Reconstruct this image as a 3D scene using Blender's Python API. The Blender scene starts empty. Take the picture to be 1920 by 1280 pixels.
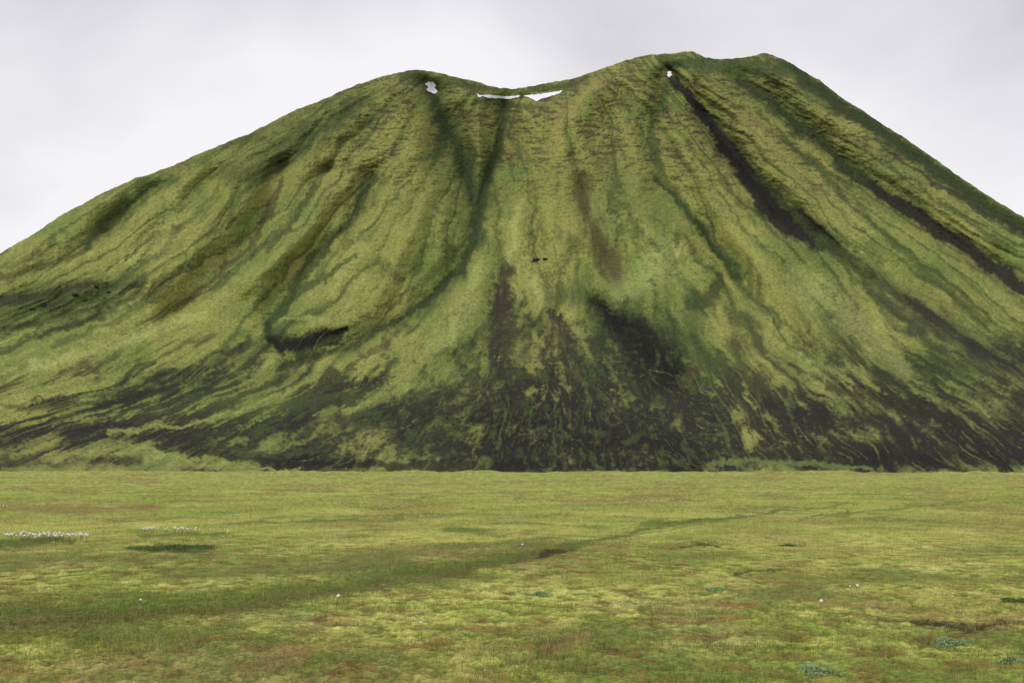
import bpy, math, numpy as np
from mathutils import Vector
rng=np.random.RandomState(7)
F=2667.0; HZ=878.0; CH=1.7
scene=bpy.context.scene
f32=np.float32
# ---------------------------------------------------------------- helpers
ANG=rng.rand(256,256).astype(f32)*2*np.pi
GXT=np.cos(ANG); GYT=np.sin(ANG)
def noise(x,y,seed=0):
    x=np.asarray(x,f32)+seed*17.31; y=np.asarray(y,f32)+seed*9.77
    xi=np.floor(x).astype(np.int32); yi=np.floor(y).astype(np.int32)
    fx=x-xi; fy=y-yi
    u=fx*fx*fx*(fx*(fx*6-15)+10); v=fy*fy*fy*(fy*(fy*6-15)+10)
    x0=xi&255; x1=(xi+1)&255; y0=yi&255; y1=(yi+1)&255
    def g(a,b,dx,dy): return GXT[a,b]*dx+GYT[a,b]*dy
    n00=g(x0,y0,fx,fy); n10=g(x1,y0,fx-1,fy); n01=g(x0,y1,fx,fy-1); n11=g(x1,y1,fx-1,fy-1)
    a=n00+u*(n10-n00); b=n01+u*(n11-n01)
    return (a+v*(b-a))*1.5
def fbm(x,y,o=4,seed=0,gain=0.5):
    s=0; a=1.0; t=0; k=1.0
    for i in range(o):
        s=s+a*noise(x*k,y*k,seed+i*3); t+=a; a*=gain; k*=2.03
    return s/t*1.5
def sstep(a,b,x):
    t=np.clip((x-a)/(b-a),0,1); return t*t*(3-2*t)
def lin(r,g,b):
    c=np.array([r,g,b])/255.0
    return np.where(c<=0.04045,c/12.92,((c+0.055)/1.055)**2.4).astype(f32)
def sinterp(x,xp,fp,sig):
    d=np.arange(xp[0]-400,xp[-1]+400,2.0); v=np.interp(d,xp,fp)
    k=np.arange(-int(4*sig),int(4*sig)+1,2.0); w=np.exp(-k*k/(2*sig*sig)); w/=w.sum()
    p=len(k)//2
    v2=np.convolve(np.pad(v,p,mode='edge'),w,mode='same')[p:-p]
    return np.interp(x,d,v2)
def mix(C,col,m):
    C+= (col[None,:]-C)*m.reshape(-1,1)
def grid_mesh(name,X,Y,Z,col=None,mat=None,uv=None):
    nr,nc=X.shape
    me=bpy.data.meshes.new(name)
    co=np.stack([X,Y,Z],-1).astype(f32).reshape(-1)
    me.vertices.add(nr*nc); me.vertices.foreach_set("co",co)
    idx=np.arange(nr*nc,dtype=np.int32).reshape(nr,nc)
    q=np.stack([idx[:-1,:-1],idx[:-1,1:],idx[1:,1:],idx[1:,:-1]],-1).reshape(-1,4)
    me.loops.add(q.size); me.loops.foreach_set("vertex_index",q.reshape(-1))
    me.polygons.add(len(q)); me.polygons.foreach_set("loop_start",np.arange(0,q.size,4,dtype=np.int32))
    me.polygons.foreach_set("use_smooth",np.ones(len(q),dtype=bool))
    me.update(calc_edges=True)
    if col is not None:
        a=me.color_attributes.new("Col",'FLOAT_COLOR','POINT')
        c=np.ones((nr*nc,4),f32); c[:,:3]=col
        a.data.foreach_set("color",c.reshape(-1))
    ob=bpy.data.objects.new(name,me); scene.collection.objects.link(ob)
    if mat: me.materials.append(mat)
    return ob
def raw_mesh(name,V,Fc,col=None,mat=None,smooth=False):
    me=bpy.data.meshes.new(name)
    V=np.asarray(V,f32); Fc=np.asarray(Fc,np.int32); n=Fc.shape[1]
    me.vertices.add(len(V)); me.vertices.foreach_set("co",V.reshape(-1))
    me.loops.add(Fc.size); me.loops.foreach_set("vertex_index",Fc.reshape(-1))
    me.polygons.add(len(Fc)); me.polygons.foreach_set("loop_start",np.arange(0,Fc.size,n,dtype=np.int32))
    me.polygons.foreach_set("use_smooth",np.full(len(Fc),smooth,dtype=bool))
    me.update(calc_edges=True)
    if col is not None:
        a=me.color_attributes.new("Col",'FLOAT_COLOR','POINT')
        c=np.ones((len(V),4),f32); c[:,:3]=col
        a.data.foreach_set("color",c.reshape(-1))
    if mat: me.materials.append(mat)
    return me
class Painter:
    def __init__(s,PX,PY,WX,WY,N):
        s.WX=WX.ravel().astype(f32); s.WY=WY.ravel().astype(f32); s.N=N.ravel()
    def stroke(s,pts,soft=0.5,namp=0.5,prof=0,sparse=False):
        pts=np.array(pts,float); wm=pts[:,2].max()*1.9
        out=None if sparse else np.zeros(s.WX.shape,f32)
        sel=np.where((s.WX>pts[:,0].min()-wm)&(s.WX<pts[:,0].max()+wm)&(s.WY>pts[:,1].min()-wm)&(s.WY<pts[:,1].max()+wm))[0]
        if len(sel)==0: return (sel,np.zeros(0,f32)) if sparse else out
        x=s.WX[sel]; y=s.WY[sel]
        best=np.full(x.shape,-9,f32)
        if len(pts)==1: pts=np.vstack([pts,pts+[0.1,0,0]])
        for a,b in zip(pts[:-1],pts[1:]):
            dx,dy=b[0]-a[0],(b[1]-a[1])
            t=np.clip(((x-a[0])*dx+(y-a[1])*dy)/(dx*dx+dy*dy+1e-6),0,1)
            d=np.hypot(x-a[0]-t*dx,y-a[1]-t*dy); w=a[2]+t*(b[2]-a[2])
            best=np.maximum(best,1-d/w)
        if prof==1:
            v=np.clip(best,0,1); v=v*v*(3-2*v)
        elif prof==2:
            v=np.clip(best,0,1); v=v*v*(3-2*v)*0.65+v*0.35
        else:
            v=np.where(best>-0.85,best+namp*s.N[sel],-1); v=sstep(0,soft,v)
        if sparse: return sel,v
        out[sel]=v; return out
# ---------------------------------------------------------------- materials
def moss_mat(name,bs1,bs2,bstr,scales,rough=0.95):
    m=bpy.data.materials.new(name); m.use_nodes=True; nt=m.node_tree; N=nt.nodes; L=nt.links
    b=N["Principled BSDF"]; b.inputs["Roughness"].default_value=rough; b.inputs["Specular IOR Level"].default_value=0.1
    at=N.new("ShaderNodeAttribute"); at.attribute_name="Col"
    tc=N.new("ShaderNodeTexCoord"); cur=at.outputs["Color"]
    for sc,lo_,hi_ in scales:
        n1=N.new("ShaderNodeTexNoise"); n1.inputs["Scale"].default_value=sc; n1.inputs["Detail"].default_value=4; n1.inputs["Roughness"].default_value=0.7
        mr=N.new("ShaderNodeMapRange"); mr.inputs[1].default_value=0.33; mr.inputs[2].default_value=0.67; mr.inputs[3].default_value=lo_; mr.inputs[4].default_value=hi_
        mx=N.new("ShaderNodeVectorMath"); mx.operation='SCALE'
        L.new(tc.outputs["Object"],n1.inputs["Vector"]); L.new(n1.outputs[0],mr.inputs[0])
        L.new(cur,mx.inputs[0]); L.new(mr.outputs[0],mx.inputs["Scale"]); cur=mx.outputs[0]
    L.new(cur,b.inputs["Base Color"])
    n2=N.new("ShaderNodeTexNoise"); n2.inputs["Scale"].default_value=bs1; n2.inputs["Detail"].default_value=6; n2.inputs["Roughness"].default_value=0.65
    bp=N.new("ShaderNodeBump"); bp.inputs["Strength"].default_value=bstr; bp.inputs["Distance"].default_value=bs2
    L.new(tc.outputs["Object"],n2.inputs["Vector"]); L.new(n2.outputs[0],bp.inputs["Height"]); L.new(bp.outputs[0],b.inputs["Normal"])
    return m
def attr_mat(name,rough=0.8,trans=0.0):
    m=bpy.data.materials.new(name); m.use_nodes=True; nt=m.node_tree; N=nt.nodes; L=nt.links
    b=N["Principled BSDF"]; b.inputs["Roughness"].default_value=rough; b.inputs["Specular IOR Level"].default_value=0.15
    at=N.new("ShaderNodeAttribute"); at.attribute_name="Col"; L.new(at.outputs["Color"],b.inputs["Base Color"])
    return m
def noise_mat(name,c1,c2,scale,rough=0.9,bump=0.4,dist=0.1):
    m=bpy.data.materials.new(name); m.use_nodes=True; nt=m.node_tree; N=nt.nodes; L=nt.links
    b=N["Principled BSDF"]; b.inputs["Roughness"].default_value=rough; b.inputs["Specular IOR Level"].default_value=0.2
    tc=N.new("ShaderNodeTexCoord"); n=N.new("ShaderNodeTexNoise"); n.inputs["Scale"].default_value=scale; n.inputs["Detail"].default_value=6
    r=N.new("ShaderNodeValToRGB"); r.color_ramp.elements[0].position=0.35; r.color_ramp.elements[1].position=0.65
    r.color_ramp.elements[0].color=(*c1,1); r.color_ramp.elements[1].color=(*c2,1)
    L.new(tc.outputs["Object"],n.inputs["Vector"]); L.new(n.outputs[0],r.inputs[0]); L.new(r.outputs[0],b.inputs["Base Color"])
    bp=N.new("ShaderNodeBump"); bp.inputs["Strength"].default_value=bump; bp.inputs["Distance"].default_value=dist
    L.new(n.outputs[0],bp.inputs["Height"]); L.new(bp.outputs[0],b.inputs["Normal"])
    return m
mat_mtn=moss_mat("mountain_moss",0.4,1.4,0.65,[(0.5,0.72,1.28)])
mat_gnd=moss_mat("meadow_moss",22,0.03,0.9,[(3.5,0.84,1.16),(24,0.6,1.36)])
mat_grass=attr_mat("grass_blade")
mat_leaf=attr_mat("willow_leaf",0.6)
mat_snow=noise_mat("old_snow",(0.8,0.82,0.86),(0.88,0.89,0.92),0.4,0.7,0.1,0.1)
mat_cotton=noise_mat("cotton_fluff",(0.8,0.79,0.77),(0.88,0.88,0.87),60,1.0,0.2,0.005)
mat_stem=noise_mat("sedge_stem",(0.06,0.09,0.02),(0.12,0.12,0.04),30)
mat_rock=noise_mat("basalt",(0.018,0.018,0.018),(0.06,0.058,0.055),0.6,0.95,0.6,0.5)

# ================================================================= MOUNTAIN
colpx=np.concatenate([np.arange(-1300,-60,14.0),np.arange(-60,1980,1.4),np.arange(1980,3400,14.0)])
nq=860
q=np.linspace(0,1,nq)
Tx=[-1300,-900,-500,-200,0,60,130,200,250,330,400,470,540,600,650,700,740,780,810,850,890,930,960,1000,1040,1080,1105,1150,1190,1220,1260,1300,1320,1350,1390,1415,1437,1450,1475,1500,1540,1580,1620,1700,1780,1850,1920,2100,2400,2800,3400]
Ty=[876,830,730,590,475,440,394,358,337,308,277,249,213,189,166,149,137,131,134,143,153,165,167,161,153,146,136,123,107,102,100,97,107,110,109,103,99,105,114,130,152,185,209,261,318,365,408,530,690,810,876]
T=sinterp(colpx,Tx,Ty,4.0)+1.8*fbm(colpx/16,colpx*0,4,5,0.6)+1.5*fbm(colpx/50,colpx*0+3,2,8)
pyf=sinterp(colpx,[-1300,0,960,1920,3300],[882.5,884,884.6,885.6,884],90)
yb=F*CH/(pyf-HZ)
yr=sinterp(colpx,[-1300,-300,0,700,1100,1450,1920,2400,3300],[900,1010,1070,1260,1330,1310,1150,1000,850],70)
qd=np.linspace(0,1,400)
td=np.interp(qd,[0,.04,.2,.5,.8,.95,1],[0,.14,.36,.64,.86,.955,1.0])
k=np.exp(-np.linspace(-2,2,41)**2); k/=k.sum()
td=np.convolve(np.pad(td,20,mode='reflect',reflect_type='odd'),k,mode='valid')
tq=np.interp(q,qd,td); tq=(tq-tq[0])/(tq[-1]-tq[0])
PX=np.repeat(colpx[None,:],nq,0).astype(f32)
PY=(pyf[None,:]+(T-pyf)[None,:]*q[:,None]).astype(f32)
Q=np.repeat(q[:,None],len(colpx),1).astype(f32)
YD=(yb[None,:]+(yr-yb)[None,:]*tq[:,None])
dx=PX-1010
wl=np.interp(PY,[80,150,260,380,470,560,720,880],[0.8,1.1,1.7,2.2,2.6,3.1,4.4,7.5]).astype(f32)
wr=np.interp(PY,[80,130,300,450,650,880],[0.8,1.0,1.8,2.5,3.5,5.2]).astype(f32)
wx=24*fbm(PX/150,PY/150,3,11)+4*fbm(PX/34,PY/40,3,13)
W_=np.where(dx<0,wl,wr)
S=((dx+wx)/W_).astype(f32)
st1=fbm(S/34,PY/170,4,21)
st2=fbm(S/12,PY/90,4,31)
st3=fbm(S/4.5,PY/34,3,41)
lo=fbm(PX/180,PY/150,4,51)
mid=fbm(PX/45,PY/34,4,61)
m2=fbm(PX/18,PY/13,3,65)
fine=fbm(PX/8,PY/5.5,4,71,0.62)
vf=fbm(PX/3.2,PY/2.6,2,75)
bil=np.abs(noise(S/28+0.07*mid,PY/340,171))
bil2=np.abs(noise(S/11+0.07*mid,PY/220,173))
gat=sstep(-0.05,0.4,fbm(PX/110,PY/110,2,177))
led=fbm(PX/22+0.3*mid,PY/6.5,3,151,0.6)
WX=PX+9*fbm(PX/46,PY/46,4,81)+3.2*fbm(PX/9,PY/9,2,83); WY=PY+9*fbm(PX/46,PY/46,4,91)+3.2*fbm(PX/9,PY/9,2,93)
P=Painter(PX,PY,WX,WY,0.45*st2+0.35*st3+0.3*mid+0.3*m2+0.4*fine)
PR=Painter(PX,PY,PX+6*fbm(PX/80,PY/80,3,85),PY+6*fbm(PX/80,PY/80,3,95),mid)
PV=Painter(PX,PY,PX+5*fbm(PX/40,PY/30,3,87)+2.0*fbm(PX/8,PY/6,2,88),PY+3*fbm(PX/40,PY/30,3,97)+1.5*fbm(PX/9,PY/7,2,98),0.5*m2+0.9*fine)
n=PX.size
C=np.zeros((n,3),f32)
py=PY.ravel(); px=PX.ravel(); R=lambda a:a.ravel()
green=lin(120,131,64); ygreen=lin(145,145,74); olive=lin(122,115,66); dgreen=lin(66,80,43); lime=lin(164,171,98)
scree=lin(46,44,40); dark=lin(31,30,28); brown=lin(74,62,47); kgreen=lin(48,60,36); vgreen=lin(94,122,57)
C[:]=green
mix(C,ygreen,R(sstep(-0.4,0.5,lo+0.3*st1+0.4*mid))*0.88)
up=sstep(450,260,py)
upr=up*sstep(480,700,px)
mix(C,olive,up*R(sstep(-0.4,0.5,m2+0.5*mid+0.2*st2))*0.75)
mix(C,vgreen,R(sstep(0.0,0.6,st1*0.5+st2*0.4-0.4*mid))*0.45)
mix(C,dgreen,R(sstep(0.05,0.7,st2*0.6+st3*0.3+0.4*m2+0.3*lo))*0.55)
mix(C,lime,R(sstep(0.05,0.7,-st2*0.4-st1*0.4+0.5*m2+0.2*fine))*0.45*sstep(280,420,py))
mix(C,kgreen,R(sstep(0.12,0.0,bil+0.06*m2+0.04*fine))*0.55*sstep(820,600,py))
mix(C,dgreen,R(sstep(0.10,0.0,bil2+0.08*fine+0.05*m2))*0.5*sstep(820,500,py)*R(gat))
mix(C,ygreen,R(sstep(0.25,0.6,bil))*0.5*sstep(700,500,py))
mix(C,dgreen,up*R(sstep(0.1,0.5,fine+0.4*mid))*0.5)
mix(C,lin(80,76,50),upr*R(sstep(0.10,0.45,led+0.4*mid))*0.75)
mix(C,brown,upr*R(sstep(0.15,0.55,-fine*0.8+0.5*led+0.25*mid))*0.6)
mix(C,dgreen,R(sstep(0.2,0.6,fine+0.3*m2))*0.4)
low=sstep(560,790,py+60*R(lo))
sn=R(st2*0.7+st3*0.7+st1*0.7+0.2*m2+0.35*fine)
mix(C,scree,sstep(0.40-0.62*low,0.90-0.62*low,sn+0.2*R(mid))*low*0.88)
rt=sstep(1250,1600,px)*sstep(430,760,py)
mix(C,lin(54,54,40),rt*sstep(-0.55,0.4,sn+0.2*R(mid))*0.78)
bot=sstep(780,858,py+22*R(mid)); mix(C,scree,bot*0.55*sstep(-0.7,0.2,sn))
for c_,s_,so_,na_,pts_ in [
 (scree,.8,1.1,1.1,[(945,500,16),(935,600,56),(940,680,120),(960,770,230),(990,860,400)]),
 (scree,.9,1.0,.8,[(1115,560,22),(1180,640,105),(1230,730,170),(1250,830,240)]),
 (scree,.55,1.2,1.3,[(-60,830,50),(200,815,50),(480,815,60),(700,800,60)]),
 (kgreen,.7,1.1,1.0,[(200,740,30),(400,700,55),(490,650,36)]),
 (scree,.5,1.2,1.3,[(180,760,20),(360,720,40),(500,700,40),(700,730,50)]),
 (scree,.8,1.1,1.0,[(1380,790,40),(1600,790,80),(1940,770,140)]),
 (kgreen,.6,1.1,1.0,[(1500,640,24),(1700,690,50),(1940,700,100)])]:
    mix(C,c_,P.stroke(pts_,so_,na_)*s_)
ST=[
(dgreen,.75,1.1,.5,[(690,190,45),(600,245,65),(510,300,62),(440,330,40)]),
(kgreen,.4,1.2,.6,[(650,205,26),(560,262,38),(500,318,34)]),
(kgreen,.4,1.2,.6,[(540,225,24),(400,285,24),(300,322,18)]),
(dgreen,.7,.9,.5,[(330,335,14),(270,352,34),(210,400,32),(165,455,18)]),
(kgreen,.55,1.2,.6,[(290,340,14),(240,375,24),(190,430,16)]),
(dgreen,.7,.6,.5,[(760,142,22),(840,152,12),(900,162,8)]),
(dgreen,.85,.9,.4,[(790,150,28),(820,190,36),(850,260,38),(880,330,34),(893,400,20)]),  # gully wall turned from the sun, its shade painted into the green
(kgreen,.7,.9,.4,[(812,180,18),(840,250,22),(868,310,22),(890,370,14)]),  # deeper core of that painted wall shade
(dgreen,.85,.8,.4,[(950,180,22),(938,250,26),(915,330,24),(900,400,22),(888,460,18)]),
(kgreen,.75,.8,.4,[(944,195,9),(930,280,14),(908,350,15),(894,430,14),(878,480,12)]),
(kgreen,.8,.7,.5,[(886,450,12),(868,505,12),(820,545,10),(760,590,10),(700,630,10),(610,665,11),(520,690,9)]),
(scree,.75,.6,.4,[(892,430,5),(884,470,6),(866,510,7),(820,548,6),(760,592,6),(700,628,5)]),
(dgreen,.6,.8,.4,[(900,440,24),(860,520,22),(760,595,26),(640,660,26)]),
(dgreen,.7,.6,.5,[(870,152,8),(935,172,7),(1000,171,7),(1060,163,8),(1100,150,6)]),
(kgreen,.6,.7,.5,[(900,190,12),(1000,200,14)]),
(dgreen,.8,.6,.5,[(1240,110,12),(1320,125,22),(1400,125,24),(1470,130,20)]),
(kgreen,.6,.8,.4,[(1235,125,12),(1275,120,14)]),
(kgreen,.7,1.0,.4,[(1262,140,18),(1300,190,28),(1375,290,30),(1440,375,44),(1540,450,44)]),
(scree,.97,.35,.22,[(1262,145,8),(1292,180,12),(1335,235,13),(1375,290,15),(1405,335,19),(1440,380,29),(1485,415,35),(1530,442,28),(1570,460,9)]),
(dark,.4,.8,.3,[(1290,180,8),(1400,330,11),(1450,390,20),(1510,430,16)]),
(dgreen,.6,.9,.5,[(1540,450,22),(1620,520,24),(1720,620,24),(1800,700,24)]),
(kgreen,.7,1.0,.4,[(1390,150,18),(1490,225,26),(1620,340,28),(1700,392,36),(1800,455,34),(1930,548,36)]),
(scree,.92,.45,.3,[(1390,150,7),(1440,185,11),(1490,225,9),(1560,285,9),(1620,340,13),(1700,392,20),(1770,435,18),(1850,490,16),(1930,548,20)]),
(dgreen,.7,1.0,.4,[(1360,130,16),(1430,175,26),(1530,255,24),(1620,330,24)]),
(dgreen,.85,.8,.4,[(1470,120,20),(1540,175,28),(1620,225,26),(1740,305,26),(1840,375,26),(1960,455,26)]),
(kgreen,.75,.7,.4,[(1490,130,16),(1580,200,22),(1700,280,18),(1850,385,16),(1930,440,16)]),
(scree,.65,.7,.4,[(1640,262,5),(1700,310,6),(1800,370,8),(1930,445,10)]),
(dgreen,.65,.8,.4,[(1420,210,7),(1560,340,10),(1700,480,12),(1850,610,16)]),
(dgreen,.65,.8,.4,[(1340,220,7),(1460,370,10),(1600,520,12),(1740,640,16)]),
(dgreen,.6,.8,.4,[(1640,290,7),(1760,380,8),(1900,470,12)]),
(dgreen,.5,.8,.5,[(1190,210,5),(1250,330,8),(1320,430,9),(1400,560,12)]),
(dgreen,.5,.8,.5,[(1560,460,14),(1700,560,20),(1850,640,26),(1940,680,30)]),
(dgreen,.75,.8,.5,[(1255,150,16),(1225,240,12),(1235,330,12),(1290,400,14),(1345,460,16),(1385,520,18)]),
(kgreen,.65,.7,.4,[(1230,330,6),(1290,400,7),(1345,465,9),(1380,520,8)]),
(lin(90,86,52),.8,.9,.6,[(1085,330,22),(1100,400,30),(1130,470,30),(1160,520,26)]),
(brown,.35,.9,.6,[(1090,380,14),(1130,470,18),(1160,525,14)]),
(brown,.6,.8,.6,[(1420,520,8),(1430,570,10),(1490,620,9),(1520,650,8)]),
(dgreen,.6,.8,.6,[(1400,480,12),(1410,560,12),(1460,610,12)]),
(dgreen,.8,.8,.4,[(700,330,14),(672,390,18),(635,430,15),(580,490,13),(540,560,13),(505,600,14)]),
(kgreen,.7,.7,.4,[(690,350,8),(640,428,7),(560,540,7),(515,595,9)]),
(brown,.6,.6,.5,[(590,340,5),(560,400,6),(520,450,7),(500,475,5)]),
(brown,.65,.6,.5,[(530,330,8),(505,400,9),(470,460,8),(400,520,8),(330,580,8)]),
(dgreen,.6,.6,.5,[(610,320,12),(560,400,9),(480,470,9),(400,540,9)]),
(dgreen,.55,.8,.6,[(420,340,7),(360,410,9),(290,480,9),(200,540,9)]),
(dgreen,.55,.8,.6,[(480,330,7),(430,410,9),(350,500,9),(240,590,9),(100,650,9)]),
(brown,.6,.6,.5,[(440,410,5),(430,430,8)]),
(lin(82,82,50),.6,.7,.6,[(380,480,10),(300,530,12),(250,560,12)]),
(dgreen,.8,.6,.4,[(500,605,14),(540,562,12),(620,512,10),(665,478,6)]),
(dgreen,.5,.8,.5,[(720,500,26),(745,520,16)]),
(dgreen,.8,.9,.6,[(-20,590,46),(90,570,54),(200,545,44),(270,515,14)]),
(dark,.75,1.0,.8,[(-20,622,18),(60,606,30),(130,586,36),(200,566,30),(262,528,10)]),
(scree,.7,1.0,.8,[(10,560,22),(60,560,28),(120,545,24),(200,525,14)]),
(kgreen,.6,.8,.6,[(0,520,18),(120,490,10),(170,460,8)]),
(scree,.65,.9,.6,[(0,660,8),(100,620,10),(190,595,10)]),
(kgreen,.85,.8,.4,[(500,610,18),(520,640,32),(560,645,36),(640,625,22)]),  # outer part of the shade painted beneath the ridge nose
(dark,.95,.7,.4,[(508,632,14),(530,652,26),(580,642,25),(620,628,15),(648,618,8)]),  # hollow beneath the nose: shade painted dark, relief there is shallow
(lime,.4,.8,.5,[(530,596,5),(570,592,9),(610,598,8)]),  # lit top of the ridge nose, brightness painted into the colour
(kgreen,.7,.6,.5,[(640,628,10),(560,672,12)]),
(scree,.65,.9,.7,[(955,490,14),(940,540,28),(932,600,34),(935,660,46),(950,720,54)]),
(brown,.3,.8,.6,[(950,500,14),(935,600,20),(940,660,24)]),
(dgreen,.75,.9,.6,[(1090,560,60),(1150,600,90),(1230,640,110),(1280,700,90)]),
(scree,.95,.9,.5,[(1115,572,14),(1180,620,60),(1230,670,96),(1270,730,90),(1300,800,80)]),
(dark,.8,.9,.5,[(1130,575,14),(1200,640,60),(1250,700,60)]),
(scree,.88,.9,.8,[(1035,580,8),(1055,640,56),(1080,700,115),(1110,780,150),(1190,850,130)]),
(kgreen,.8,.7,.6,[(1290,570,18),(1330,560,30),(1350,520,14)]),
(dgreen,.7,.8,.6,[(1300,560,40),(1300,640,40),(1330,700,30)]),
(scree,.9,.9,.8,[(690,772,26),(800,770,64),(900,765,95),(1000,780,115),(1150,815,115),(1300,845,90),(1400,865,36)]),
(dark,.6,.9,.8,[(740,795,44),(900,815,76),(1050,820,84),(1200,840,66),(1320,858,36)]),
(scree,.75,.9,.9,[(480,805,14),(640,780,34),(720,800,44),(820,840,44),(950,860,44)]),
(scree,.75,.8,.7,[(610,730,8),(680,718,14),(740,705,8)]),
(brown,.6,.5,.7,[(690,660,5),(710,652,9),(730,648,5)]),
(scree,.8,.8,.7,[(270,820,12),(350,828,26),(430,845,26),(560,858,28),(700,868,26)]),
(dark,.75,.6,.5,[(300,838,8),(400,852,10),(540,868,12),(760,872,14),(980,872,14),(1300,876,10)]),
(brown,.8,.6,.5,[(1300,700,18),(1280,720,12)]),
(lin(48,43,37),.95,.8,.6,[(1420,850,34),(1560,850,48),(1700,845,58),(1940,845,70)]),
(dark,.7,.8,.6,[(1480,868,14),(1700,866,24),(1940,864,28)]),
(scree,.85,.9,.8,[(1440,750,10),(1600,790,28),(1750,810,44),(1930,820,56)]),
(lin(48,46,36),.8,.9,.9,[(1480,690,8),(1580,730,16),(1700,770,28),(1930,800,44)]),
(lin(60,60,44),.65,.9,.9,[(1560,460,12),(1700,590,34),(1850,680,60),(1950,720,70)]),
(scree,.7,.9,.9,[(1700,560,10),(1820,640,20),(1950,690,30)]),
(scree,.8,.9,.8,[(-40,862,20),(120,866,20),(260,864,18)]),
(scree,.65,.9,.9,[(-40,800,16),(120,805,18),(240,800,14)]),
(kgreen,.65,.9,.8,[(0,760,10),(100,765,20),(250,740,24),(400,690,26),(470,640,14)]),
(scree,.7,.9,.9,[(300,700,12),(400,690,22),(450,650,16)]),
(scree,.65,.9,.9,[(60,760,12),(200,750,20),(330,725,18)]),
(lime,.55,.9,.5,[(975,380,12),(965,440,16),(955,490,10)]),
(lime,.45,.9,.6,[(900,500,20),(880,560,30),(850,620,30),(800,660,20)]),
(lime,.45,.8,.6,[(1010,560,10),(1000,520,14)]),
(lime,.4,.9,.6,[(1250,480,50),(1150,560,30)]),
(lime,.4,.9,.6,[(1500,520,40),(1600,600,40),(1700,700,20)]),
(lime,.5,.9,.6,[(380,590,14),(200,650,18),(60,690,18)]),
(lime,.4,.9,.6,[(330,370,20),(300,440,30),(240,490,20)]),
(ygreen,.5,.9,.6,[(790,230,24),(780,300,40),(790,400,50),(730,470,40)]),
(lin(150,142,80),.55,.9,.6,[(1120,160,16),(1060,220,24),(1040,280,26)]),
(lin(150,142,80),.4,.9,.6,[(1400,220,24),(1500,330,24)]),
(lin(138,144,74),.75,.8,.7,[(200,808,6),(330,800,5),(430,775,7),(520,745,7),(600,700,7)]),
(lin(136,148,74),.75,.7,.7,[(240,835,5),(300,845,5),(360,868,6),(470,878,4),(560,880,3)]),
(lin(108,122,64),.75,.7,.7,[(1330,872,4),(1420,862,8),(1520,868,8),(1640,880,4)]),
(lin(108,122,64),.6,.6,.6,[(0,880,3),(160,876,4),(300,874,4)]),
]
for c,s_,so,na,pts in ST:
    mix(C,c,P.stroke(pts,so,na)*s_)
# moss rivulets: faint broken lines walking downhill over the dark apron
vr=np.random.RandomState(21)
def walk(x0,y0,w0,kick,lim,depth,out):
    x_,y_,w_=x0,y0,w0; pts=[(x_,y_,0.4)]; drift=kick; ph=vr.rand()*6.28
    for s_ in range(60):
        base=math.atan2(x_-975,max(y_-430,40))*(1.2+1.0*max(0,(y_-700)/180.0))
        base=max(-1.36,min(1.36,base))
        drift=drift*0.84+vr.normal(0,0.18)
        a_=base+drift+0.25*math.sin(s_*0.8+ph)
        a_=max(-1.48,min(1.48,a_)); st_=vr.uniform(7,13)
        x_+=math.sin(a_)*st_; y_+=math.cos(a_)*st_
        t=(s_+1)/max(lim,1); pts.append((x_,y_,max(0.5,w_*(1-t*0.7)*vr.uniform(.7,1.3))))
        if y_>880 or s_>lim: break
        if depth<1 and vr.rand()<0.10: walk(x_,y_,w_*0.7,vr.choice([-1,1])*vr.uniform(0.4,0.8),int(lim*0.6),depth+1,out)
    if len(pts)>2: out.append(pts)
veins=[]
for i in range(120):
    y0=vr.uniform(640,855); sp_=np.interp(y0,[640,700,855],[110,240,560])
    x0=np.interp(y0,[640,700,855],[990,1010,1000])+vr.uniform(-1,1)*sp_
    walk(x0,y0,vr.uniform(1.2,2.6),vr.normal(0,.3),int(vr.uniform(3,10)),0,veins)
brk=R(sstep(-0.35,0.35,fbm(PX/24,PY/16,3,201)))
for pts in veins:
    sel,v=PV.stroke(pts,1.1,1.1,0,True)
    if len(sel)==0: continue
    t=vr.rand()**1.6; col=lin(78,94,48)*(1-t)+lin(124,138,76)*t
    C[sel]+=(col[None,:]-C[sel])*(v*vr.uniform(.3,.8)*brk[sel])[:,None]
zone=P.stroke([(960,620,70),(1000,700,190),(1080,780,280),(1180,830,310)],.9,.4)+P.stroke([(850,740,120),(750,800,190),(500,840,160)],.8,.4)
zone=np.clip(zone,0,1)*sstep(560,680,py)
mix(C,lin(72,87,44),zone*sstep(0.1,0.7,R(mid*0.6+m2*0.4+0.9*st3+0.3*st2))*0.62)
mix(C,lin(112,122,64),R(sstep(0.84,0.98,1-np.abs(noise(S/10+0.05*mid,PY/260,141))*2.4+0.08*fine))*0.65*low*(1-zone*0.6)*sstep(-.3,.3,R(mid+lo)))
mix(C,lin(104,115,58),R(sstep(0.84,0.98,1-np.abs(noise(S/4.5+0.06*mid,PY/200,143))*2.4+0.08*fine))*0.5*low*(1-zone*0.6)*sstep(-.3,.3,R(m2+lo)))
C*= (1+0.26*R(fine)+0.10*R(m2)+0.14*R(vf))[:,None]*1.05
g_=C.mean(1,keepdims=True); C=C*0.95+g_*0.05
C=np.clip(C,0.006,0.6)
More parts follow.
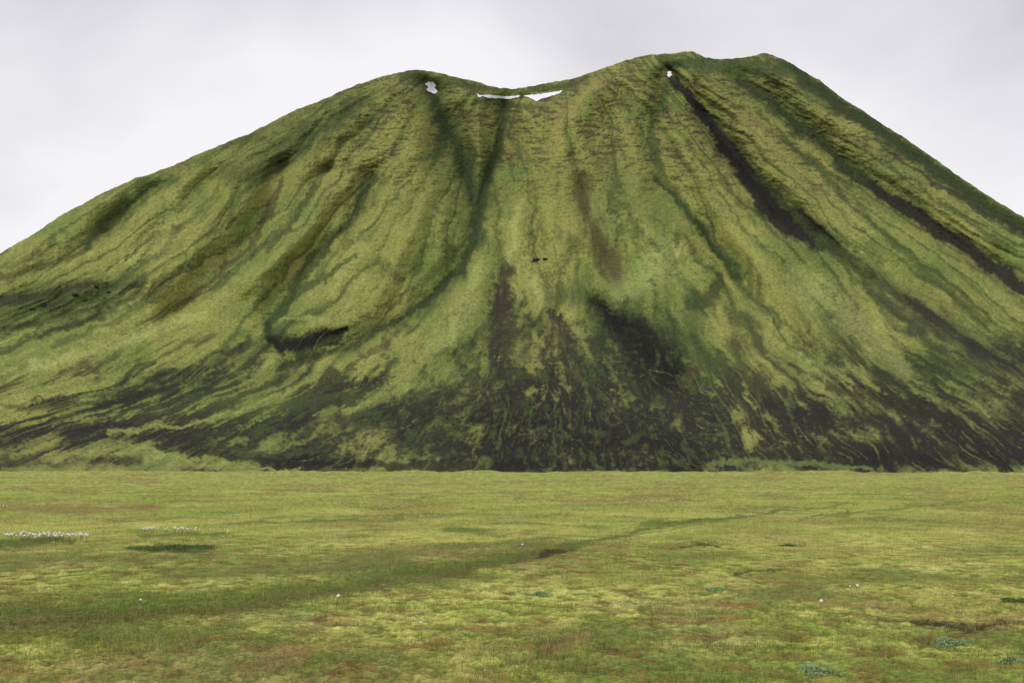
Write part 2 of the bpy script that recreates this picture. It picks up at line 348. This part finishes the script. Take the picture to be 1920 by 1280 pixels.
# ---- relief (metres away from viewer along the bearing)
DP=np.zeros(n,f32); DN=np.zeros(n,f32)
RL=[(32,[(790,140,44),(825,200,66),(855,280,70),(888,360,60),(893,420,48)]),
(30,[(945,170,36),(935,250,54),(908,340,60),(893,420,48)]),
(20,[(893,390,58),(878,480,52),(830,540,44),(750,600,40)]),(12,[(830,540,42),(750,600,42),(640,660,42),(540,690,40)]),
(-8,[(870,160,26),(885,230,34),(905,300,22)]),
(-26,[(740,150,50),(760,230,85),(770,330,115),(740,430,120),(680,500,100)]),(-16,[(740,430,110),(660,520,105),(600,580,80)]),
(20,[(700,330,38),(650,420,42),(570,500,40),(510,590,42)]),
(18,[(530,320,38),(490,420,44),(400,520,44),(320,590,44)]),
(13,[(610,320,26),(560,400,30),(480,470,34)]),
(-18,[(450,340,64),(380,430,70),(280,520,60)]),
(-16,[(600,350,44),(560,430,46),(470,530,46)]),
(12,[(280,350,40),(200,430,44)]),(-13,[(200,370,44),(120,440,54),(20,500,54)]),
(12,[(400,330,30),(340,420,36),(250,500,36)]),
(-30,[(1110,150,60),(1060,240,100),(1060,340,120),(1080,440,110)]),
(22,[(1255,130,32),(1292,180,40),(1375,290,50),(1450,390,62),(1540,450,52),(1640,560,50)]),
(-20,[(1320,130,36),(1400,240,50),(1500,350,60),(1620,480,72)]),
(18,[(1385,135,32),(1450,190,44),(1560,285,52),(1700,392,60),(1900,530,66)]),
(-16,[(1450,130,28),(1560,230,46),(1700,340,52),(1850,450,54)]),
(13,[(1500,130,32),(1600,210,40),(1750,310,44),(1930,430,50)]),
(20,[(1240,150,32),(1225,240,40),(1240,340,44),(1310,420,46),(1380,520,50)]),
(-20,[(1300,260,54),(1370,380,70),(1450,500,70)]),
(-16,[(1180,360,60),(1220,460,84),(1230,540,60)]),
(12,[(1100,360,44),(1140,480,44)]),
(12,[(1640,480,40),(1760,580,50),(1900,660,50)]),(-12,[(1600,520,50),(1720,640,60),(1850,720,60)]),
(24,[(1130,575,40),(1200,650,90),(1250,710,80)]),
(6,[(515,650,34),(570,650,40),(640,630,28)]),
(-4,[(560,575,50),(610,590,44)]),
(16,[(1380,520,50),(1430,600,50),(1500,660,50)]),
(14,[(930,172,26),(1000,182,34),(1070,167,26)]),
(-8,[(40,520,54),(150,530,64)]),
(6,[(200,560,50),(100,590,50),(0,620,50)]),
(-14,[(800,770,60),(880,760,90),(980,760,90)]),
(-10,[(320,835,40),(450,845,40),(650,862,30)]),
(10,[(1300,840,50),(1420,870,40)]),
(-9,[(1600,830,80),(1750,830,80)])]
for a,pts in RL:
    if a<0: DN=np.minimum(DN,a*PR.stroke(pts,prof=1))
    else: DP=np.maximum(DP,a*PR.stroke(pts,prof=2))
D=DP+DN
fade=sstep(1.0,0.95,R(Q))*sstep(0.0,0.06,R(Q))
rgt=(1-0.5*sstep(1350,1600,px))*(1-0.4*sstep(650,400,px))
D-= 11*R(np.sqrt(bil*bil+0.004))*sstep(870,600,py)*rgt+3.2*R(np.sqrt(bil2*bil2+0.008))*(0.1+0.9*R(gat))
D+= 1.8*R(st1)*rgt+0.3*R(st2)
D+= 1.6*R(mid)*rgt+0.75*R(m2)+0.75*R(fine)*(0.6+up)
D+= zone*(-1.5*R(st3)-1.5*R(st2))
D+=R(led)*0.8*upr*rgt
D*=fade
Dg=D.reshape(PX.shape)
U=(PX-960)/F; E=(HZ-PY)/F
Y=YD+Dg; X=U*Y; Z=CH+E*Y
Crgb=C.reshape(nq,-1,3)
kk=np.array([.012,.03,.06,.1,.16,.25,.4,.6,.8,1.02])
bx=[];by=[];bz=[];bc=[]
for kx in kk:
    yy=yr+kx*650; zr=Z[-1]
    xx=U[-1]*yr; zz=zr*(1-kx) if kx<1 else zr*0-3
    bx.append(xx);by.append(yy);bz.append(zz);bc.append(Crgb[-1])
toe=(X[0],Y[0]-3,Z[0]*0-1.5)
Xa=np.vstack([toe[0][None],X]+[b[None] for b in bx]); Ya=np.vstack([toe[1][None],Y]+[b[None] for b in by]); Za=np.vstack([toe[2][None],Z]+[b[None] for b in bz])
Ca=np.concatenate([Crgb[:1],Crgb]+[b[None] for b in bc],0).reshape(-1,3)
mtn=grid_mesh("mountain",Xa,Ya,Za,Ca,mat_mtn)
mtn["kind"]="structure"; mtn["label"]="moss covered volcanic mountain with gullies and dark scree"; mtn["category"]="mountain"

# ---- snow patches
def inpoly(x,y,poly):
    r=np.zeros(x.shape,bool); nP=len(poly)
    for i in range(nP):
        x1,y1=poly[i]; x2,y2=poly[(i+1)%nP]
        if y1==y2: continue
        c=((y1>y)!=(y2>y))&(x<(x2-x1)*(y-y1)/(y2-y1)+x1); r^=c
    return r
SN=[("small irregular white snow patch on mossy slope",[(796,157),(803,152),(813,154),(819,160),(816,165),(822,171),(816,177),(805,173),(798,168),(802,163)]),
("long thin white snow band below the crater rim",[(892,174),(900,178),(915,177),(940,180),(960,180),(976,178),(973,183),(955,186),(930,185),(915,184),(905,181),(897,184)]),
("wedge shaped white snow patch below the crater rim",[(977,179),(1000,177),(1025,174),(1057,169),(1049,176),(1032,181),(1018,185),(1006,191),(993,184)]),
("tiny white snow patch near the summit",[(1251,134),(1259,133),(1261,142),(1254,146),(1250,142)])]
wob=0.6*fbm(PX/5,PY/4,2,160)
# snow fills small hollows, so it follows a smoothed slope
def smooth(a,r=5):
    for ax_ in (0,1):
        s=np.zeros_like(a)
        for o in range(-r,r+1): s+=np.roll(a,o,ax_)
        a=s/(2*r+1)
    return a
Ds=smooth(Dg.copy()); Ysn=YD+Ds
for lab,poly in SN:
    ins=inpoly(PX+wob,PY+wob,poly)
    qf=ins[:-1,:-1]&ins[1:,:-1]&ins[:-1,1:]&ins[1:,1:]
    ii=np.argwhere(qf); nc=PX.shape[1]
    a=ii[:,0]*nc+ii[:,1]; quads=np.stack([a,a+1,a+nc+1,a+nc],-1)
    uq,inv=np.unique(quads,return_inverse=True)
    ys=np.minimum(Ysn.ravel()[uq],Y.ravel()[uq])-1.2
    V=np.stack([U.ravel()[uq]*ys,ys,CH+E.ravel()[uq]*ys],-1)
    me=raw_mesh("snow_patch",V,inv.reshape(-1,4),None,mat_snow,True)
    ob=bpy.data.objects.new("snow_patch",me); scene.collection.objects.link(ob)
    ob["label"]=lab; ob["category"]="snow"; ob["group"]="snow patches on the mountain"
# ---- rock outcrops
import bmesh
def surf(pxv,pyv):
    j=int(np.argmin(abs(colpx-pxv))); i=int(np.argmin(abs(PY[:,j]-pyv))); return Vector((X[i,j],Y[i,j],Z[i,j]))
rock_me=[]
for vi in range(3):
    bm=bmesh.new(); bmesh.ops.create_icosphere(bm,subdivisions=4,radius=1)
    for v_ in bm.verts:
        p=v_.co; d=1+0.35*float(noise(p.x*1.6+vi*7,p.y*1.6+p.z*1.3,200))+0.2*float(noise(p.x*4+p.z*3,p.y*4+vi*5,210))+0.1*float(noise(p.x*9+p.z*7,p.y*9+vi*5,215))
        v_.co=p*d; v_.co.z*=0.5
        v_.co.z=round(v_.co.z*5)/5*0.5+v_.co.z*0.5
    me=bpy.data.meshes.new("rock_outcrop"); bm.to_mesh(me); bm.free(); me.materials.append(mat_rock); rock_me.append(me)
rk=[(1008,487,3.4),(1022,485,2.4),(1000,490,1.6),(86,572,2.6),(140,553,2.8),(160,562,2.4),(205,548,2.0),(60,580,2.2),(180,537,1.8),(1822,832,2.0),(1845,836,1.4)]
for i,(a,b,r) in enumerate(rk):
    ob=bpy.data.objects.new("rock_outcrop",rock_me[i%3]); scene.collection.objects.link(ob)
    ob.location=surf(a,b)+Vector((0,0.5,-0.2)); ob.scale=(r*1.2,r*0.8,r*0.75); ob.rotation_euler=(0.15*math.sin(i*3),0.2*math.cos(i*2),i*1.3)
    ob["label"]="dark grey basalt outcrop poking through the moss slope"; ob["category"]="rock"; ob["group"]="rock outcrops on the mountain"

# ================================================================= GROUND
gpx=np.concatenate([[-60000,-15000,-4000,-1500,-700],np.arange(-200,2120,1.4),[2600,3400,6000,17000,62000]])
gpy=np.arange(1335,884.2,-0.6)
gy=np.concatenate([[-300,-60,-10,3,7],F*CH/(gpy-HZ),[1100,1600,3000,9000,30000]])
GX=((gpx[None,:]-960)/F)*np.maximum(gy,7)[:,None]; GY=np.repeat(gy[:,None],len(gpx),1)
gPX=np.repeat(gpx[None,:],len(gy),0).astype(f32)
gPY=np.clip(HZ+F*CH/np.maximum(GY,3.0),HZ,3000).astype(f32)
x=GX.astype(f32); y=GY.astype(f32)
x=np.clip(x,-4000,4000); y=np.clip(y,-300,4000)
def ff(w): return np.clip(1.5-(GY*GY/(F*CH)*0.6)/(w*0.5),0,1).astype(f32)
n30=fbm(x/30,y/45,3,301); n8=fbm(x/7,y/9,3,311); n2=fbm(x/1.5,y/2.6,3,321)*ff(1.0); n05=fbm(x/0.34,y/0.65,3,331,0.6)*ff(0.35); n01=fbm(x/0.09,y/0.13,2,341)*ff(0.12)
rdg=1-np.abs(noise(x/0.33+0.3*n05,y/0.5,343))*2.2; rdg=rdg*ff(0.35)
dash=fbm(gPX/22,gPY/2.8,3,398,0.6)
dash2=fbm(gPX/7,gPY/2.0,3,399,0.6)
farw=R(sstep(1120,960,gPY))
GZ=0.05*n30*np.minimum(1,GY/60)+0.03*n8+0.012*n2+0.016*n05+0.016*n01
hum=np.maximum(0,fbm(x/0.4,y/0.5,2,351))*ff(0.5); GZ+=0.02*hum-0.014*np.clip(rdg,0,1)**3
GZ+= (dash*0.05*np.clip(GY/60,0,3)*sstep(1000,930,gPY))
GZ+= sstep(300,600,GY)*np.clip(0.2+1.3*fbm(x/26,y/140,4,355,0.6),-0.1,1.9)*sstep(3000,1200,GY)
WXg=gPX+18*fbm(gPX/60,gPY/16,4,361); WYg=gPY+6*fbm(gPX/60,gPY/16,4,371)
G=Painter(gPX,gPY,WXg,WYg,0.5*n2+0.5*n05+0.3*n8+0.4*dash+0.3*dash2)
gn=gPX.size; GC=np.zeros((gn,3),f32)
my=lin(166,170,80); mg=lin(138,153,66); mb=lin(194,194,106); md=lin(98,114,50); mbr=lin(134,108,70); mstr=lin(172,160,106); mdk=lin(52,48,34)
GC[:]=my
mix(GC,mg,R(sstep(-0.35,0.45,n8+0.5*n2+0.3*n30))*0.9)
mix(GC,mb,R(sstep(0.0,0.5,-n2*0.5+n05*0.8-0.3*n8))*0.7)
mix(GC,mbr,R(sstep(0.0,0.5,fbm(x/6,y/14,4,381)+0.5*n05+0.4*n2))*0.5)
mix(GC,mstr,R(sstep(0.1,0.6,fbm(x/2.2,y/3,4,386)-0.2*n05))*0.35)
mix(GC,md,R(sstep(0.1,0.6,fbm(x/3,y/5,4,391)+0.3*n2+0.3*n05))*0.7)
mix(GC,md,R(sstep(0.05,0.5,-n05-0.5*n01))*0.55)
mix(GC,lin(118,72,46),R(sstep(0.15,0.5,fbm(x/0.6,y/0.8,3,393)*ff(0.4)+0.4*n01+0.3*n8))*0.5)
mix(GC,mdk,R(sstep(0.5,1.0,rdg+0.5*n01-0.3*hum-0.1*n2))*0.4)
mix(GC,lin(154,160,84),sstep(925,886,R(gPY))*0.6)
mix(GC,mg,R(sstep(0.0,0.5,fbm(gPX/130,gPY/5,4,395)))*0.4*sstep(990,900,R(gPY)))
mix(GC,lin(136,118,72),R(sstep(0.0,0.5,fbm(gPX/170,gPY/7,4,397)))*0.55*sstep(1010,910,R(gPY)))
mix(GC,md,R(sstep(0.05,0.5,dash))*0.42*farw)
mix(GC,mb,R(sstep(0.05,0.5,-dash*0.6+dash2*0.6))*0.45*farw)
mix(GC,mbr,R(sstep(0.2,0.55,dash2))*0.4*farw)
GS=[(lin(84,100,42),.88,1.0,.9,[(-60,1165,50),(200,1155,44),(420,1130,38),(640,1100,30),(850,1070,22),(1050,1030,12),(1200,992,7),(1330,972,4),(1480,955,2)]),
(lin(100,84,50),.55,.8,1.1,[(-60,1178,16),(420,1142,11),(850,1076,8),(1050,1034,4)]),
(lin(100,106,54),.65,.8,.9,[(500,1078,6),(740,1058,5),(950,1030,4),(1200,1000,3),(1400,965,2.5),(1600,945,2)]),
(lin(108,112,58),.6,.8,.9,[(300,1080,20),(600,1060,14),(900,1020,8)]),
(lin(78,96,46),.85,.8,.7,[(-60,1022,18),(60,1016,12),(140,1013,8)]),
(lin(82,100,50),.6,.7,.7,[(260,1004,4),(420,998,4)]),
(lin(62,82,44),.85,.8,.6,[(240,1027,5),(320,1029,8),(400,1030,6)]),
(md,.85,1,.9,[(480,975,6),(600,972,9),(760,972,7)]),
(md,.85,1,.9,[(830,992,5),(920,998,8),(1000,1000,5)]),
(mbr,.6,.8,.8,[(1090,938,4),(1190,932,6),(1280,930,4)]),
(mbr,.65,.8,.8,[(-60,950,10),(120,955,12),(300,950,8)]),
(mdk,.75,.8,.8,[(1005,1045,3),(1035,1038,4.5),(1060,1034,2)]),
(mdk,.75,.8,.8,[(1275,1022,2),(1330,1023,3.5),(1390,1027,2)]),
(mdk,.75,.8,.8,[(1370,1077,2),(1420,1071,3.5),(1470,1067,2)]),
(md,.8,.6,.6,[(1200,983,4),(1245,981,5)]),
(mbr,.75,1.0,.9,[(1580,1130,14),(1720,1145,24),(1860,1158,30),(1960,1150,26)]),
(lin(80,66,48),.8,1.0,.9,[(1640,1162,10),(1740,1168,18),(1830,1174,22),(1910,1164,14)]),
(mdk,.85,.9,.9,[(1660,1163,6),(1740,1168,10),(1830,1176,12),(1890,1164,7)]),
(mdk,.7,.7,.8,[(1800,1035,2),(1880,1037,3),(1940,1033,2)]),
(mbr,.65,.9,.9,[(560,1225,26),(440,1255,26)]),(mbr,.5,.9,.9,[(1000,1230,20),(1100,1190,18)]),
(md,.8,.9,.8,[(150,1205,20),(330,1190,22),(450,1175,12)]),
(lin(108,132,88),.6,.8,.7,[(1315,1100,7),(1380,1098,5)]),(lin(108,132,88),.7,.8,.7,[(1750,1205,8),(1810,1203,8)]),
(lin(108,132,88),.6,.8,.7,[(1500,1255,8),(1560,1262,8)]),(lin(108,132,88),.5,.8,.7,[(1000,1110,5),(1030,1108,4)]),
(md,.7,.7,.8,[(1500,975,4),(1600,960,4),(1750,945,4),(1850,935,3)]),(mdk,.6,.6,.8,[(1510,965,2),(1590,958,2)])]
dz=np.zeros(gn,f32)
for c,s_,so,na,pts in GS:
    m_=G.stroke(pts,so,na); mix(GC,c,m_*s_)
    if c is mdk: dz-=m_*0.03
GC*=(1+0.30*R(n05)+0.36*R(n01)+0.10*R(n2)+0.16*R(dash)*farw+0.22*R(dash2)*farw)[:,None]*1.04
GC=np.clip(GC,0.01,0.7)
for a in (G.stroke([(1010,1040,6),(1060,1031,6)],prof=1),G.stroke([(1290,1015,6),(1380,1018,6)],prof=1),G.stroke([(1205,978,6),(1250,976,5)],prof=1)): dz+=a*0.06
GZ=GZ+dz.reshape(GZ.shape)
gnd=grid_mesh("ground",GX,GY,GZ,GC,mat_gnd)
gnd["kind"]="structure"; gnd["label"]="flat mossy yellow-green meadow with tracks and peat patches"; gnd["category"]="ground"
GC3=GC.reshape(len(gy),len(gpx),3)
def gz(pxv,pyv):
    i=np.clip(np.round((1335-pyv)/0.6).astype(int)+5,0,len(gy)-1)
    j=np.clip(np.round((pxv+200)/1.4).astype(int)+5,0,len(gpx)-1)
    return GZ[i,j], GC3[i,j]
# ---- grass blades
def blades(name,NB,ymin,ymax,hrange,colA,colB,maskfn,wmm,lab,gk=0.3):
    d=ymin*(ymax/ymin)**(rng.rand(NB)**1.1)
    pyv=HZ+F*CH/d; pxv=rng.uniform(-190,2110,NB)
    bxw=(pxv-960)/F*d
    keep=rng.rand(NB)<maskfn(pxv,pyv,bxw,d)
    d=d[keep];pyv=pyv[keep];pxv=pxv[keep];bxw=bxw[keep];nb=len(d)
    z0,gc=gz(pxv,pyv)
    h=rng.uniform(hrange[0],hrange[1],nb)*(0.6+0.4*rng.rand(nb)); w=wmm*np.maximum(1,d/20)
    th=rng.rand(nb)*2*np.pi; lean=rng.uniform(0.05,0.6,nb)*h; la=rng.rand(nb)*2*np.pi
    wx_,wy_=np.cos(th)*w/2,np.sin(th)*w/2*0.5
    lx,ly=np.cos(la)*lean,np.sin(la)*lean
    b=np.stack([bxw,d,z0-0.01],-1)
    W=np.stack([wx_,wy_,wx_*0],-1)
    m_=b+np.stack([lx*0.35,ly*0.35,h*0.55],-1); t_=b+np.stack([lx,ly,h],-1)
    V=np.stack([b-W,b+W,m_+W*0.7,m_-W*0.7,t_+W*0.15,t_-W*0.15],1).reshape(-1,3)
    base=np.arange(nb)[:,None]*6
    Fc=np.concatenate([base+[0,1,2,3],base+[3,2,4,5]],0)
    r=rng.rand(nb,1); cc=(colA*(1-r)+colB*r)*rng.uniform(0.55,1.4,(nb,1)); cc=cc*(1-gk)+gc*gk
    col=np.repeat(cc,6,0)
    me=raw_mesh(name,V,Fc,col,mat_grass,False)
    ob=bpy.data.objects.new(name,me); scene.collection.objects.link(ob); ob["kind"]="stuff"; ob["label"]=lab; ob["category"]="grass"
    return ob
trk=[(-60,1165,44),(200,1155,40),(420,1130,34),(640,1100,28),(850,1070,18),(1050,1030,11),(1200,992,8),(1330,972,6)]
def trackmask(pxv,pyv):
    tx=[t[0] for t in trk]; ty=[t[1] for t in trk]; tw=[t[2] for t in trk]
    c=np.interp(pxv,tx,ty); w=np.interp(pxv,tx,tw); return np.clip(1.3-abs(pyv-c)/w,0,1)*(pxv<1400)
def mA(a,b,xx,yy): return np.clip(0.15+0.9*fbm(xx/1.6,yy/2,3,401)+0.9*trackmask(a,b)*(0.6+fbm(xx/1.0,yy/1.5,2,405))+0.8*(np.hypot((a-40)/130,(b-1018)/14)<1),0.04,1)
def mB(a,b,xx,yy): return np.clip(0.15+1.1*fbm(xx/2.2,yy/3,3,411),0.04,1)
blades("meadow_grass",260000,10.2,90,(0.03,0.12),lin(86,108,46),lin(140,156,72),mA,0.0045,"short green sedge grass growing through moss")
blades("dry_grass",170000,10.2,80,(0.03,0.13),lin(124,76,48),lin(196,180,126),mB,0.0036,"thin dry brownish grass stalks growing through moss",0.2)

# ---- cotton grass
def head_mesh(seed):
    r=np.random.RandomState(seed); bm=bmesh.new(); bmesh.ops.create_icosphere(bm,subdivisions=3,radius=0.018)
    for v_ in bm.verts:
        v_.co*=1+0.5*(r.rand()-0.45); v_.co.z*=0.85; v_.co.x*=1.15
    me=bpy.data.meshes.new("seed_head"); bm.to_mesh(me); bm.free(); me.materials.append(mat_cotton)
    for p in me.polygons: p.use_smooth=True
    return me
def stem_mesh():
    bm=bmesh.new(); bmesh.ops.create_cone(bm,cap_ends=True,segments=6,radius1=0.0025,radius2=0.0015,depth=1.0)
    for v_ in bm.verts: v_.co.z+=0.5
    bmesh.ops.subdivide_edges(bm,edges=[e for e in bm.edges if abs(e.verts[0].co.z-e.verts[1].co.z)>0.5],cuts=4)
    for v_ in bm.verts: v_.co.x+=0.03*v_.co.z**2
    me=bpy.data.meshes.new("stem"); bm.to_mesh(me); bm.free(); me.materials.append(mat_stem); return me
heads=[head_mesh(i) for i in range(4)]; stem=stem_mesh()
pos=[]
for i in range(110): pos.append((rng.uniform(-30,168),1000+rng.normal(0,1.5),1.15))
for i in range(40): pos.append((rng.uniform(268,375),990+rng.normal(0,2.2),1.0))
for p in [(425,993,1.0),(430,996,.8),(5,948,1.6),(12,949,1.5),(630,1116,1.0),(268,1127,.9),(1535,1126,.95),(1604,1095,.9),(1598,1098,.6),(977,1021,1.0),(462,940,1.1),(790,1163,.6),(1240,1068,.5)]: pos.append(p)
for i in range(26): pos.append((rng.uniform(1095,1285),935+rng.normal(0,2.2),0.75))
for i,(a,b,s_) in enumerate(pos):
    hgt=0.14+0.05*rng.rand()
    d=F*(CH-hgt)/(b-HZ); fpy=HZ+F*CH/d
    z0=float(gz(np.array([a]),np.array([fpy]))[0][0])
    top=bpy.data.objects.new("cotton_grass",None); top.empty_display_size=0.05; scene.collection.objects.link(top)
    top.location=((a-960)/F*d,d,z0-0.005); top.rotation_euler=(0,0,rng.rand()*6.28)
    st=bpy.data.objects.new("stem",stem); scene.collection.objects.link(st); st.parent=top; st.scale=(1.0,1.0,hgt)
    hd=bpy.data.objects.new("seed_head",heads[i%4]); scene.collection.objects.link(hd); hd.parent=top
    hd.location=(0.03,0,hgt); ss=s_*(0.8+0.4*rng.rand()); hd.scale=(ss,ss,ss); hd.rotation_euler=(0.3,0.4,i)
    top["label"]="cotton grass stalk with fluffy white seed head"; top["category"]="cotton grass"; top["group"]="cotton grass in the meadow"

# ---- dwarf willow shrubs
def shrub(a,b,wid,hgt,colA,colB,lab,nl=2200):
    d=F*CH/(b-HZ); cx=(a-960)/F*d
    th=rng.rand(nl)*2*np.pi; r=np.sqrt(rng.rand(nl))*rng.uniform(0.7,1.25,nl); rmod=0.7+0.35*np.sin(th*3+a)+0.2*np.sin(th*5+b)
    lx=r*np.cos(th)*wid/2*rmod; ly=r*np.sin(th)*wid/2*rmod*1.2
    yy=d+ly; zg,_=gz(960+(cx+lx)*F/yy,HZ+F*CH/yy)
    lz=np.maximum(0,hgt*(1-r**2*0.6)*(0.2+0.8*rng.rand(nl))*(0.75+0.7*fbm(lx*9,ly*9,2,500)))
    s_=rng.uniform(0.006,0.015,nl); A=rng.normal(size=(nl,3)); A/=np.linalg.norm(A,axis=1)[:,None]
    B=np.cross(A,rng.normal(size=(nl,3))); B/=np.linalg.norm(B,axis=1)[:,None]
    z0=float(zg.mean())
    c0=np.stack([lx,ly,lz+zg-z0],-1); A*=s_[:,None]; B*=s_[:,None]*0.45
    V=np.stack([c0-A,c0+B,c0+A,c0-B],1).reshape(-1,3); Fc=np.arange(nl*4).reshape(-1,4)
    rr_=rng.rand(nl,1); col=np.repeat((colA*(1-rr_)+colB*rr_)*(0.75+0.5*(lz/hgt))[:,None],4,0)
    me=raw_mesh("dwarf_willow_shrub",V,Fc,col,mat_leaf)
    ob=bpy.data.objects.new("dwarf_willow_shrub",me); scene.collection.objects.link(ob); ob.location=(cx,d,z0)
    ob["label"]=lab; ob["category"]="shrub"; ob["group"]="low shrubs in the meadow"
tA,tB=lin(122,148,98),lin(160,180,130); gA,gB=lin(66,90,46),lin(100,126,62)
L1="low blue-green dwarf willow cushion growing in moss"; L2="dark green low sedge clump growing in moss"
shrub(1780,1210,0.36,0.06,tA,tB,L1,1500); shrub(1345,1105,0.42,0.05,tA,tB,L1,1200); shrub(1535,1268,0.4,0.05,tA,tB,L1,1200)
shrub(1895,1245,0.3,0.05,tA,tB,L1,900); shrub(1480,1022,0.6,0.07,gA,gB,L2,1200)
shrub(320,1031,2.1,0.12,gA,gB,L2,7000); shrub(1010,1112,0.5,0.05,tA,tB,L1,900); shrub(1900,1125,0.45,0.06,gA,gB,L2,1500)

# ================================================================= LIGHT, SKY, CAMERA
az=math.radians(-128); el=math.radians(47)
sun=bpy.data.lights.new("sun",'SUN'); sun.energy=1.5; sun.angle=math.radians(24); sun.color=(1,0.97,0.93)
so=bpy.data.objects.new("sun",sun); scene.collection.objects.link(so)
dirv=Vector((math.cos(el)*math.sin(az),math.cos(el)*math.cos(az),math.sin(el)))
so.rotation_euler=dirv.to_track_quat('Z','Y').to_euler()
w=bpy.data.worlds.new("World"); scene.world=w; w.use_nodes=True; nt=w.node_tree; N=nt.nodes; L=nt.links
for n_ in list(N): N.remove(n_)
out=N.new("ShaderNodeOutputWorld"); sky=N.new("ShaderNodeTexSky"); sky.sky_type='NISHITA'; sky.sun_disc=False
sky.sun_elevation=el; sky.sun_rotation=az
b1=N.new("ShaderNodeBackground"); b1.inputs[1].default_value=0.1; L.new(sky.outputs[0],b1.inputs[0])
tc=N.new("ShaderNodeTexCoord"); mp=N.new("ShaderNodeMapping"); mp.inputs["Scale"].default_value=(1,1,1.4); mp.inputs["Location"].default_value=(0.35,0.0,0.2)
L.new(tc.outputs["Generated"],mp.inputs[0])
cn=N.new("ShaderNodeTexNoise"); cn.inputs["Scale"].default_value=4.2; cn.inputs["Detail"].default_value=4; cn.inputs["Roughness"].default_value=0.45; cn.inputs["Distortion"].default_value=0.3
L.new(mp.outputs[0],cn.inputs["Vector"])
sp=N.new("ShaderNodeSeparateXYZ"); L.new(tc.outputs["Generated"],sp.inputs[0])
gr=N.new("ShaderNodeMapRange"); gr.inputs[1].default_value=0.34; gr.inputs[2].default_value=0.16; gr.inputs[3].default_value=-0.04; gr.inputs[4].default_value=0.25; L.new(sp.outputs["Z"],gr.inputs[0])
ad=N.new("ShaderNodeMath"); ad.operation='ADD'; L.new(cn.outputs[0],ad.inputs[0]); L.new(gr.outputs[0],ad.inputs[1])
cr=N.new("ShaderNodeValToRGB"); e=cr.color_ramp.elements
e[0].position=0.38; e[0].color=(*lin(207,205,211),1); e[1].position=0.74; e[1].color=(*lin(249,247,251),1)
L.new(ad.outputs[0],cr.inputs[0])
b2=N.new("ShaderNodeBackground"); b2.inputs[1].default_value=1.0; L.new(cr.outputs[0],b2.inputs[0])
ms=N.new("ShaderNodeMixShader"); ms.inputs[0].default_value=0.96
L.new(b1.outputs[0],ms.inputs[1]); L.new(b2.outputs[0],ms.inputs[2]); L.new(ms.outputs[0],out.inputs[0])
cam=bpy.data.cameras.new("camera"); cam.lens=50.0; cam.sensor_width=36; cam.shift_y=(HZ-640)/1920.0; cam.clip_end=60000; cam.clip_start=0.1
co=bpy.data.objects.new("camera",cam); scene.collection.objects.link(co); co.location=(0,0,CH); co.rotation_euler=(math.radians(90),0,0)
scene.camera=co
scene.view_settings.view_transform='Standard'; scene.view_settings.look='None'; scene.view_settings.exposure=0
print("verts",len(mtn.data.vertices),len(gnd.data.vertices),len(veins))
